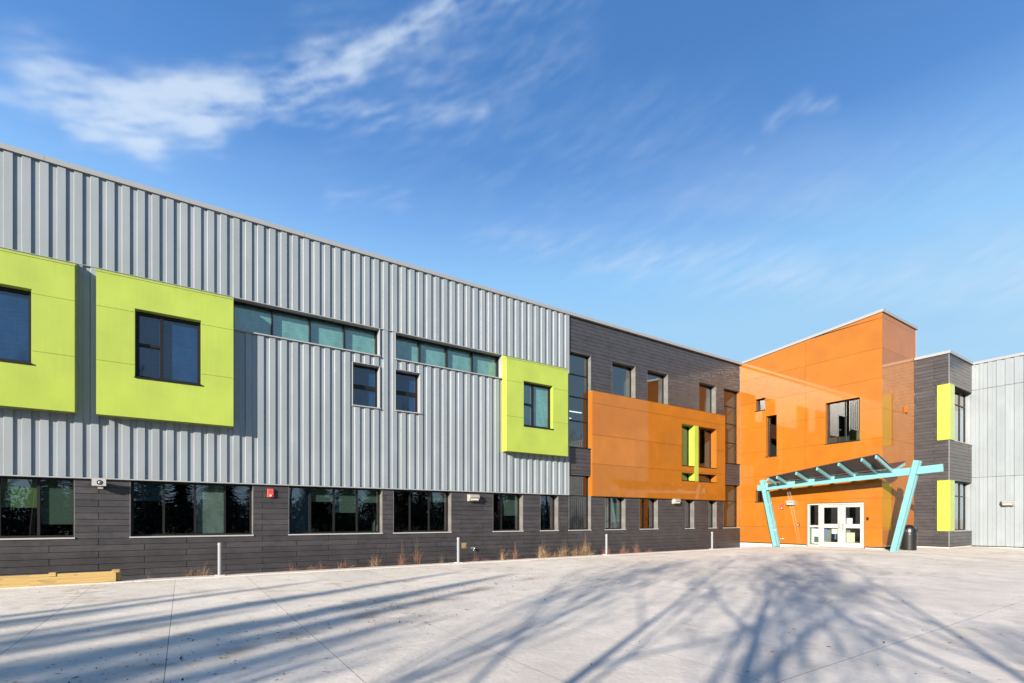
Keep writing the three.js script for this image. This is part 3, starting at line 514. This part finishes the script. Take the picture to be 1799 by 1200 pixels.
// ------------------------------------------------------------------ fittings on the walls
const put = (o, face, at, u, v) => { if (face === 'A') o.position.set(u, v, at); else { o.position.set(at, v, u); o.rotation.y = -Math.PI / 2; } return o; };
function wallLight(label, face, at, u, v) {
  const t = put(thing('wall_light', label, 'wall light', 'wall pack lights'), face, at, u, v);
  const s = new THREE.Shape(); s.moveTo(0, -0.11); s.lineTo(0, 0.12); s.lineTo(0.17, 0.12); s.lineTo(0.24, 0.04); s.lineTo(0.14, -0.11); s.closePath();
  const g = new THREE.ExtrudeGeometry(s, { depth: 0.40, bevelEnabled: true, bevelSize: 0.012, bevelThickness: 0.012, bevelSegments: 2 }); g.rotateY(-Math.PI / 2).translate(0.20, 0, 0.012);
  obj('housing', g, M.lamp, t);
  obj('lens', bar([-0.16, -0.035, 0.208], [0.16, -0.035, 0.208], 0.13, 0.02, [0, 0.52, 0.85]), M.lens, t);
  obj('hood', bx(-0.22, 0.22, 0.127, 0.14, 0, 0.22), M.lamp, t);
}
wallLight('grey wall light on charcoal planks above the brass plate', 'A', 0, 9.36, 2.42);
wallLight('white wall light on charcoal planks under the glossy orange field', 'A', 0, 21.3, 2.52);
wallLight('wall light on the orange wall beside the entrance doors', 'B', XB, 2.98, 2.47);
wallLight('wall light on the pale ribbed metal wing', 'B', XE - 0.03, 9.86, 2.40);
function alarm(label, face, at, u, v) {
  const t = put(thing('fire_alarm', label, 'alarm', 'red fire alarms'), face, at, u, v);
  const s = new THREE.Shape(); s.moveTo(-0.075, -0.12); s.lineTo(0.075, -0.12); s.lineTo(0.075, 0.12); s.lineTo(-0.075, 0.12); s.closePath();
  obj('housing', new THREE.ExtrudeGeometry(s, { depth: 0.07, bevelEnabled: true, bevelSize: 0.01, bevelThickness: 0.01, bevelSegments: 2 }), M.red, t);
  obj('strobe_lens', bx(-0.028, 0.028, -0.105, -0.05, 0.079, 0.10), M.lens, t);
  obj('grille', [-0.0, 0.03, 0.06].map((y) => bx(-0.05, 0.05, y, y + 0.008, 0.0795, 0.083)), M.frame, t);
}
alarm('red fire alarm on charcoal planks between two dark ribbon windows', 'A', 0, 2.27, 2.41);
alarm('red fire alarm on the orange wall left of the doors', 'B', XB, 2.47, 2.28);
{ // loudspeaker
  const t = put(thing('loudspeaker', 'square white horn loudspeaker on charcoal planks under the metal edge', 'loudspeaker'), 'A', 0, -1.80, 2.565);
  obj('horn_body', [bx(-0.145, 0.145, -0.095, 0.095, 0.27, 0.30), (() => { const g = new THREE.CylinderGeometry(0.12, 0.06, 0.2, 4, 1); g.rotateY(Math.PI / 4).rotateX(Math.PI / 2).scale(1, 0.75, 1).translate(0, 0, 0.17); return metreUV(g); })()], M.white, t);
  obj('horn_ring', new THREE.TorusGeometry(0.052, 0.011, 10, 28).translate(0.015, -0.008, 0.302), M.frame, t);
  obj('horn_cone', new THREE.ConeGeometry(0.045, 0.03, 24).rotateX(Math.PI / 2).translate(0.015, -0.008, 0.312), M.post, t);
  obj('bracket', [bx(-0.02, 0.02, -0.15, -0.02, 0, 0.12), bx(-0.03, 0.075, -0.165, -0.10, 0.10, 0.24)], M.white, t);
}
{ const t = put(thing('access_plate', 'small tan square access plate low on the charcoal planks beside a bollard', 'access plate'), 'A', 0, 9.01, 0.60); obj('plate', bx(-0.10, 0.10, -0.10, 0.10, 0, 0.012), M.brass, t); obj('lid', new THREE.CylinderGeometry(0.06, 0.06, 0.014, 20).rotateX(Math.PI / 2).translate(0, 0, 0.016), M.brass, t); }
function bib(label, face, at, u, v) {
  const t = put(thing('hose_bib', label, 'tap', 'wall taps'), face, at, u, v);
  obj('escutcheon', new THREE.CylinderGeometry(0.06, 0.06, 0.02, 20).rotateX(Math.PI / 2).translate(0, 0, 0.01), M.chrome, t);
  obj('spout', [new THREE.CylinderGeometry(0.03, 0.035, 0.12, 14).rotateX(Math.PI / 2).translate(0, 0, 0.07), new THREE.CylinderGeometry(0.022, 0.022, 0.09, 14).translate(0, -0.045, 0.11)], M.chrome, t);
  obj('handle', new THREE.TorusGeometry(0.035, 0.009, 8, 18).translate(0, 0.01, 0.14), M.chrome, t);
}
bib('small metal wall tap low on the charcoal planks', 'A', 0, 9.38, 0.48);
bib('small metal wall tap low on the orange wall', 'B', XB, 2.47, 0.56);
{ const t = put(thing('door_bell', 'round chrome door button left of the entrance doors', 'door button'), 'B', XB, 3.32, 1.31); obj('button', new THREE.CylinderGeometry(0.045, 0.06, 0.05, 24).rotateX(Math.PI / 2).translate(0, 0, 0.025), M.chrome, t); obj('ring', new THREE.TorusGeometry(0.06, 0.01, 8, 24).translate(0, 0, 0.012), M.frame, t); }
{ const t = put(thing('card_reader', 'small black card reader right of the entrance doors', 'card reader'), 'B', XB, 6.50, 1.63); obj('housing', bx(-0.045, 0.045, -0.07, 0.07, 0, 0.03), M.black, t); obj('reader_face', bx(-0.03, 0.03, -0.04, 0.055, 0.03, 0.034), M.frame, t); }

// ------------------------------------------------------------------ on the ground
const bollardLabels = ['white steel bollard nearest the yellow timber edging', 'white steel bollard beside the tan access plate', 'white steel bollard beside the big tan grass clumps', 'white steel bollard nearest the orange entrance block'];
[[0.84, 1.55], [7.97, 1.55], [14.98, 1.55], [22.25, 1.55]].forEach(([x, z], i) => {
  const t = thing('bollard', bollardLabels[i], 'bollard', 'bollards along the kerb'); t.position.set(x, GY + 0.026, z);
  obj('post', cyl(0.049, 0.049, 0.86, 24), M.post, t); obj('cap', new THREE.SphereGeometry(0.051, 20, 8, 0, Math.PI * 2, 0, Math.PI / 2).scale(1, 0.45, 1).translate(0, 0.86, 0), M.post, t);
  obj('collar', cyl(0.055, 0.055, 0.022, 24).translate(0, 0.825, 0), M.trim, t); obj('base_plate', [bx(-0.11, 0.11, 0, 0.016, -0.11, 0.11)], M.kerb, t);
});
{ // trash can
  const t = thing('trash_can', 'black ribbed trash can with domed lid behind the leaning canopy post', 'trash can'); t.position.set(27.62, lift(27.62, 7.95), 7.95);
  const prof = [[0, 0], [.26, 0], [.275, .02], [.30, .70], [.315, .71], [.315, .76], [.29, .765]].map(([x, y]) => new THREE.Vector2(x, y));
  obj('body', new THREE.LatheGeometry(prof, 32), M.black, t);
  for (let k = 0; k < 20; k++) { const a = k * Math.PI / 10; obj('rib', bar([Math.cos(a) * .272, .03, Math.sin(a) * .272], [Math.cos(a) * .302, .69, Math.sin(a) * .302], 0.025, 0.018, [Math.cos(a), 0, Math.sin(a)]), M.black, t); }
  const lid = [[.30, .765], [.305, .80], [.30, .90], [.275, 1.0], [.22, 1.09], [.12, 1.14], [0, 1.155]].map(([x, y]) => new THREE.Vector2(x, y));
  obj('lid', new THREE.LatheGeometry(lid, 32), M.black, t);
  obj('flap', bx(-.12, .12, .82, .98, .27, .305), M.frame, t); obj('handle', [bx(.29, .36, .74, .90, -.09, .09)], M.black, t);
}
{ // timber edging
  const t = thing('timber_edging', 'long yellow timber board on edge at the foot of the wall', 'timber');
  obj('board', bx(-9.2, -1.33, GY + 0.02, 0.355, 1.66, 1.73), M.timber, t);
  obj('stake', bx(-2.53, -2.41, 0.30, 0.385, 1.60, 1.745), M.timber, t);
  obj('end_block', [bx(-1.43, -1.25, GY + 0.02, 0.36, 1.50, 1.66), bx(-1.40, -1.26, 0.33, 0.395, 1.655, 1.74)], M.timber, t);
  obj('stake', bx(-5.6, -5.46, 0.30, 0.385, 1.60, 1.745), M.timber, t);
}
// dry perennials in the bed
const scrub = [];
for (const [x0, x1, n, k] of [[9.9, 12.2, 4, 'red'], [12.9, 15.6, 13, 'tan'], [15.9, 19.4, 11, 'red'], [2.2, 5.2, 6, 'brown'], [-0.2, 1.2, 3, 'brown']]) for (let i = 0; i < n; i++) scrub.push([rr(x0, x1), k === 'tan' ? rr(.2, .42) : rr(.14, .3), k, 60, 1.3]);
const plantMat = { tan: std({ color: lin(.25, .165, .082), roughness: 0.9, side: THREE.DoubleSide }), red: std({ color: lin(.20, .085, .055), roughness: 0.9, side: THREE.DoubleSide }), brown: std({ color: lin(.17, .105, .06), roughness: 0.9, side: THREE.DoubleSide }) };
function blades(n, h, spread, w, curl) {
  const P = [];
  for (let i = 0; i < n; i++) {
    const a = rr(0, 6.283), l = h * rr(0.45, 1), lean = spread * rr(0.1, 1) * l, bxp = (rnd() + rnd() - 1) * (.06 + .0011 * n), bz = rr(-.08, .08), ca = Math.cos(a), sa = Math.sin(a), pts = [];
    for (let k = 0; k <= 4; k++) { const s = k / 4; pts.push([bxp + ca * lean * s * s, l * (s - curl * s * s * rr(0.1, 0.5)), bz + sa * lean * s * s * 0.7, w * (1 - 0.8 * s)]); }
    const px = -sa, pz = ca;
    for (let k = 0; k < 4; k++) { const p = pts[k], q = pts[k + 1]; const A = [p[0] - px * p[3], p[1], p[2] - pz * p[3]], B = [p[0] + px * p[3], p[1], p[2] + pz * p[3]], C = [q[0] + px * q[3], q[1], q[2] + pz * q[3]], Dd = [q[0] - px * q[3], q[1], q[2] - pz * q[3]]; P.push(...A, ...B, ...C, ...A, ...C, ...Dd); }
  }
  const g = new THREE.BufferGeometry(); g.setAttribute('position', new THREE.Float32BufferAttribute(P, 3)); g.computeVertexNormals(); return g;
}
[[0.45, .32, 'brown', 90, .9, 'low brown dry plant beside the bollard nearest the timber edging'], [0.0, .16, 'red', 30, .9, 'small brown dry tuft at the end of the timber edging', -0.75], [1.95, .13, 'red', 30, 1.2, 'tiny brown sprig under the red fire alarm'],
  [2.85, .28, 'red', 50, .7, 'small brown plant under the left end of the second ribbon window'], [3.78, .26, 'red', 70, .9, 'low reddish plant under the middle of the second ribbon window'], [4.5, .32, 'red', 70, .9, 'spreading reddish plant under the second ribbon window'], [5.55, .46, 'tan', 80, .55, 'tan tufted plant below the pier between two ribbon windows'],
  [6.55, .62, 'red', 70, .45, 'taller reddish twiggy plant under the three-pane window'], [7.1, .72, 'red', 60, .45, 'tallest reddish twiggy plant under the three-pane window'], [8.05, .24, 'red', 40, .9, 'low reddish tuft just left of the bollard by the access plate'], [9.55, .3, 'red', 60, .9, 'low reddish tuft under the wall tap'],
  [10.75, .55, 'tan', 40, .6, 'thin tan plant under the two-pane window'], [11.35, .62, 'red', 60, .4, 'upright reddish stems under the two-pane window'], [12.75, .66, 'tan', 130, .4, 'upright tan grass clump under the single-pane window'],
  [13.9, .55, 'tan', 190, .75, 'broad tan grass clump under the tall glazed strip'], [14.55, .42, 'tan', 150, .9, 'low tan grass clump between two bigger clumps'], [15.15, .72, 'tan', 200, .6, 'tall tan grass clump beside a bollard'],
  [16.5, .5, 'red', 110, .6, 'reddish stems right of a bollard under the orange field'], [17.6, .42, 'red', 120, .7, 'middle clump of reddish stems under the orange field'], [18.5, .6, 'red', 110, .5, 'farthest clump of reddish stems under the orange field']].forEach(([x, h, k, n, sp, label, dx]) => {
  const t = thing('dry_plant', label, 'plant', 'dry plants in the bed'); const z = rr(0.85, 1.15); t.position.set((x + (dx || 0)) * (17 - z) / 17, -0.06, z);
  obj('foliage', blades(n, h * 1.0 + 0.08, sp * 1.35 + 0.2, k === 'tan' ? 0.0055 : 0.0042, 0.6), plantMat[k], t);
  obj('stem', blades(Math.round(n / 8) + 3, h * 1.6 + 0.08, sp * 0.45, 0.003, 0.05), plantMat.brown, t);
});
scrub.forEach(([x, h, k, n, sp]) => {
  const t = thing('dry_plant', { tan: 'low sprawling tan scrub at the foot of the tall glazed strip', red: 'low sprawling reddish scrub among the upright stems', brown: 'low sprawling brown scrub under the ribbon windows' }[k], 'plant', 'low scrub in the bed'), z = rr(0.8, 1.28);
  t.position.set(x * (17 - z) / 17, -0.06, z); obj('foliage', blades(n, h + 0.1, sp, 0.005, 0.5), plantMat[k], t);
});
{ // fallen leaves
  const g = new THREE.BufferGeometry(); const v = [[-1, 0.0, 0], [0, .12, -.45], [1, .05, 0], [0, .2, .4], [0, 0, 0]];
  g.setAttribute('position', new THREE.Float32BufferAttribute([0, 4, 1, 1, 4, 2, 2, 4, 3, 3, 4, 0].flatMap((i) => v[i]), 3)); g.computeVertexNormals();
  const N = 3600, im = new THREE.InstancedMesh(g, std({ color: lin(1, 1, 1), roughness: 0.9, side: THREE.DoubleSide }), N), m = new THREE.Matrix4(), q = new THREE.Quaternion(), c = new THREE.Color();
  for (let i = 0; i < N; i++) {
    let x, z; const w = rnd();
    if (w < 0.42) { x = rr(-4, 9); z = 9.9 - 0.535 * (x - 1.1) + (rnd() + rnd() - 1) * 2.2; } else if (w < 0.5) { x = rr(-4, 26); z = 1.8 + rnd() * rnd() * 1.2; } else { x = rr(-6, 33); z = rr(1.85, 17); }
    if (z < 1.82) z = 1.85;
    const s = rr(0.007, 0.021) * (rnd() < 0.14 ? 1.8 : 1); q.setFromEuler(new THREE.Euler(rr(-.3, .3), rr(0, 6.28), rr(-.3, .3)));
    m.compose(new THREE.Vector3(x, lift(x, z) + 0.004 + s * 0.25, z), q, new THREE.Vector3(s, s, s)); im.setMatrixAt(i, m);
    const k = rr(0.5, 1.3); im.setColorAt(i, c.setRGB(.085 * k, .055 * k, .035 * k));
  }
  im.name = 'leaf_litter'; im.userData = { kind: 'stuff', label: 'small brown fallen leaves scattered over the concrete', category: 'leaves' }; im.castShadow = im.receiveShadow = true; scene.add(im);
}

// ------------------------------------------------------------------ trees behind the viewpoint: they shade the plaza and stand in the window reflections
function tube(P, a, b, ra, rb, n = 5) {
  const d = b.clone().sub(a).normalize(), s = new THREE.Vector3(Math.abs(d.y) > 0.9 ? 1 : 0, Math.abs(d.y) > 0.9 ? 0 : 1, 0).cross(d).normalize(), u = d.clone().cross(s);
  const ring = (c, r) => Array.from({ length: n }, (_, i) => { const t = i / n * 6.2832; return c.clone().addScaledVector(s, Math.cos(t) * r).addScaledVector(u, Math.sin(t) * r).toArray(); });
  const A = ring(a, ra), B = ring(b, rb);
  for (let i = 0; i < n; i++) { const j = (i + 1) % n; P.push(...A[i], ...A[j], ...B[j], ...A[i], ...B[j], ...B[i]); }
}
const geo = (P) => { const g = new THREE.BufferGeometry(); g.setAttribute('position', new THREE.Float32BufferAttribute(P, 3)); g.computeVertexNormals(); return g; };
function bareTree(r, H, leanX, leanZ, limbs = 8) {
  const T = [], C = [], V = (a, b, c) => new THREE.Vector3(a, b, c);
  const grow = (p, d, len, rad, depth) => {
    let a = p, ra = rad; const dir = d.clone();
    for (let i = 0; i < 3; i++) {
      dir.add(V(rr(-.2, .2), rr(-.03, .2), rr(-.2, .2))).normalize();
      const b = a.clone().addScaledVector(dir, len / 3), rb = Math.max(0.005, ra * 0.85); tube(C, a, b, ra, rb, depth > 1 ? 3 : 5); a = b; ra = rb;
      if (depth < 4 && rnd() < 0.44) grow(a, dir.clone().add(V(rr(-1, 1), rr(-.1, .5), rr(-1, 1))).normalize(), len * rr(0.45, 0.65), ra * 0.6, depth + 1);
    }
    if (depth < 4) for (let k = 0; k < 2; k++) grow(a, dir.clone().add(V(rr(-.6, .6), rr(0, .3), rr(-.6, .6))).normalize(), len * rr(0.6, 0.75), ra * 0.75, depth + 1);
  };
  let a = V(0, 0, 0), ra = r; const dir = V(leanX, 1, leanZ).normalize(), n = 9;
  for (let i = 0; i < n; i++) {
    dir.add(V(rr(-.06, .06), 0.02, rr(-.06, .06))).normalize();
    const b = a.clone().addScaledVector(dir, H / n), rb = ra * (i > 4 ? 0.80 : 0.95); tube(T, a, b, ra, rb, 9); a = b; ra = rb;
    if (i >= 4) for (let k = 0; k < Math.ceil(limbs / 5); k++) { const t = rr(0, 6.283); grow(a, V(Math.cos(t), rr(0.5, 1.1), Math.sin(t)).normalize(), H * rr(0.24, 0.34), ra * 0.5, 0); }
  }
  grow(a, dir, H * 0.3, ra, 0);
  return [geo(T), geo(C)];
}
function spruce(h, r0) {
  const T = [], C = []; tube(T, new THREE.Vector3(0, 0, 0), new THREE.Vector3(0, h, 0), h * 0.014, 0.02, 8);
  for (let y = h * 0.12; y < h * 0.99; y += 0.14) {
    const R = r0 * Math.pow(1 - y / h, 0.85) + 0.06, n = 11 + Math.floor(rnd() * 5);
    for (let k = 0; k < n; k++) {
      const a = rr(0, 6.283), L = R * rr(0.55, 1.12), ca = Math.cos(a), sa = Math.sin(a), dr = rr(0.15, 0.4);
      for (let s = 0; s < 3; s++) { const t0 = s / 3, t1 = (s + 1) / 3, w0 = 0.10 + 0.16 * R * (1 - t0), w1 = 0.04 + 0.16 * R * (1 - t1), y0 = y - dr * L * t0 + rr(-.03, .03), y1 = y - dr * L * t1;
        const A = [ca * L * t0 - sa * w0, y0 - w0 * .3, sa * L * t0 + ca * w0], B = [ca * L * t0 + sa * w0, y0 - w0 * .5, sa * L * t0 - ca * w0], Cc = [ca * L * t1 + sa * w1, y1 - w1 * .4, sa * L * t1 - ca * w1], Dd = [ca * L * t1 - sa * w1, y1 - w1 * .4, sa * L * t1 + ca * w1];
        if (rnd() < 0.85) C.push(...A, ...B, ...Cc, ...A, ...Cc, ...Dd); }
    }
  }
  return [geo(T), geo(C)];
}
function tree(name, label, group, [t, c], m, x, z, s = 1, turn = 0) {
  const o = thing(name, label, 'tree', group); o.position.set(x, -0.16, z); o.scale.setScalar(s); o.rotation.y = turn;
  obj('trunk', t, M.bark, o); obj('crown', c, m, o); return o;
}
const off = (x, z, L) => [x / 1.05 - 0.8835 * L, 17 - (17 - z) / 1.05 + 0.4685 * L];      // back along the sun's bearing
const bareA = bareTree(0.12, 5.7, 0.0, 0.0, 5), bareB = bareTree(0.085, 5.5, 0.05, -0.05, 8), bareC = bareTree(0.11, 5.2, -0.06, 0.06, 5);
const near = 'leafless trees beside the plaza';
tree('bare_tree', 'leafless tree casting the straightest trunk shadow on the plaza', near, bareA, M.bark, ...off(4.68, 14.12, 13), 1, 0);
tree('bare_tree', 'leafless tree casting the feathery shadow farthest from the timber edging', near, bareB, M.bark, ...off(6.6, 15.6, 13), 1, 2.2);
tree('bare_tree', 'leafless tree casting the broad shadow in the middle of the plaza', near, bareC, M.bark, ...off(3.1, 13.15, 13), 1, 1.2);
tree('bare_tree', 'leafless tree casting the faint thin shadow between two thicker ones', near, bareB, M.bark, ...off(4.15, 13.85, 15), 0.95, 4.0);
tree('bare_tree', 'leafless tree casting the faintest branch shadow nearest the spruce shadows', near, bareB, M.bark, ...off(1.9, 12.6, 15), 0.95, 0.7);
const spA = spruce(12, 2.3), spB = spruce(12, 1.7), spC = spruce(13, 3.0);
const spire = 'spruces casting the long shadows';
[[8.6, 4.5, 41, spA, 1], [5.6, 4.1, 39, spB, 1], [4.2, 2.75, 41, spB, .98], [6.4, 6.6, 41, spA, 1], [3.9, 9.0, 43, spC, .97], [0.6, 3.9, 38, spB, .95], [2.4, 6.4, 43, spA, 1.03], [-0.5, 6.6, 40, spB, 1], [1.6, 10.9, 44, spC, 1], [4.6, 7.9, 45, spA, 1.05], [-1.2, 8.6, 44, spA, 1], [0.4, 5.2, 42, spB, 1], [-1.5, 10.6, 45, spC, 1]].forEach(([x, z, L, g, s], i) => tree('spruce_tree', 'narrow dark spruce casting a long shadow towards the timber edging', spire, g, M.needle, ...off(x, z, L), s, i));
const wood = 'trees mirrored in the windows';
for (let i = 0; i < 72; i++) {
  const x = -28 + i * 1.52 + rr(-1, 1), z = 46 + rr(-4, 12), k = i % 5;
  if (k === 0 || k === 2 || k === 3) tree('spruce_tree', 'dark spruce in the row mirrored in the ground floor windows', wood, spC, M.needle, x, z, rr(0.8, 1.15), i);
  else tree('bare_tree', 'leafless tree in the row mirrored in the ground floor windows', wood, [bareA, bareB, bareC][i % 3], M.bark, x, z, rr(1.35, 1.9), i * 1.3);
}
{ // brush under those trees
  const P = [];
  for (let i = 0; i < 90000; i++) {
    const x = rr(-34, 86), z = 45 + rr(-2.5, 10), h = (1.2 + 2.4 * sstep(-0.3, 0.35, fbm(x * 0.25, z * 0.25, 41, 3))) * Math.pow(rnd(), 0.8) * 1.25, w = rr(0.04, 0.15), a = rr(0, 6.283), c = Math.cos(a) * w, d = Math.sin(a) * w, l = rr(-.3, .3);
    P.push(x - c, h - w * .5, z - d, x + c, h + l * w, z + d, x + l * .3, h + w * 1.8, z + l * .3);
  }
  const b = obj('undergrowth', geo(P).translate(0, -0.2, 0), M.needle, scene); b.userData = { kind: 'stuff', label: 'dark tangled brush below the trees mirrored in the windows', category: 'brush' };
}

renderer.render(scene, camera);
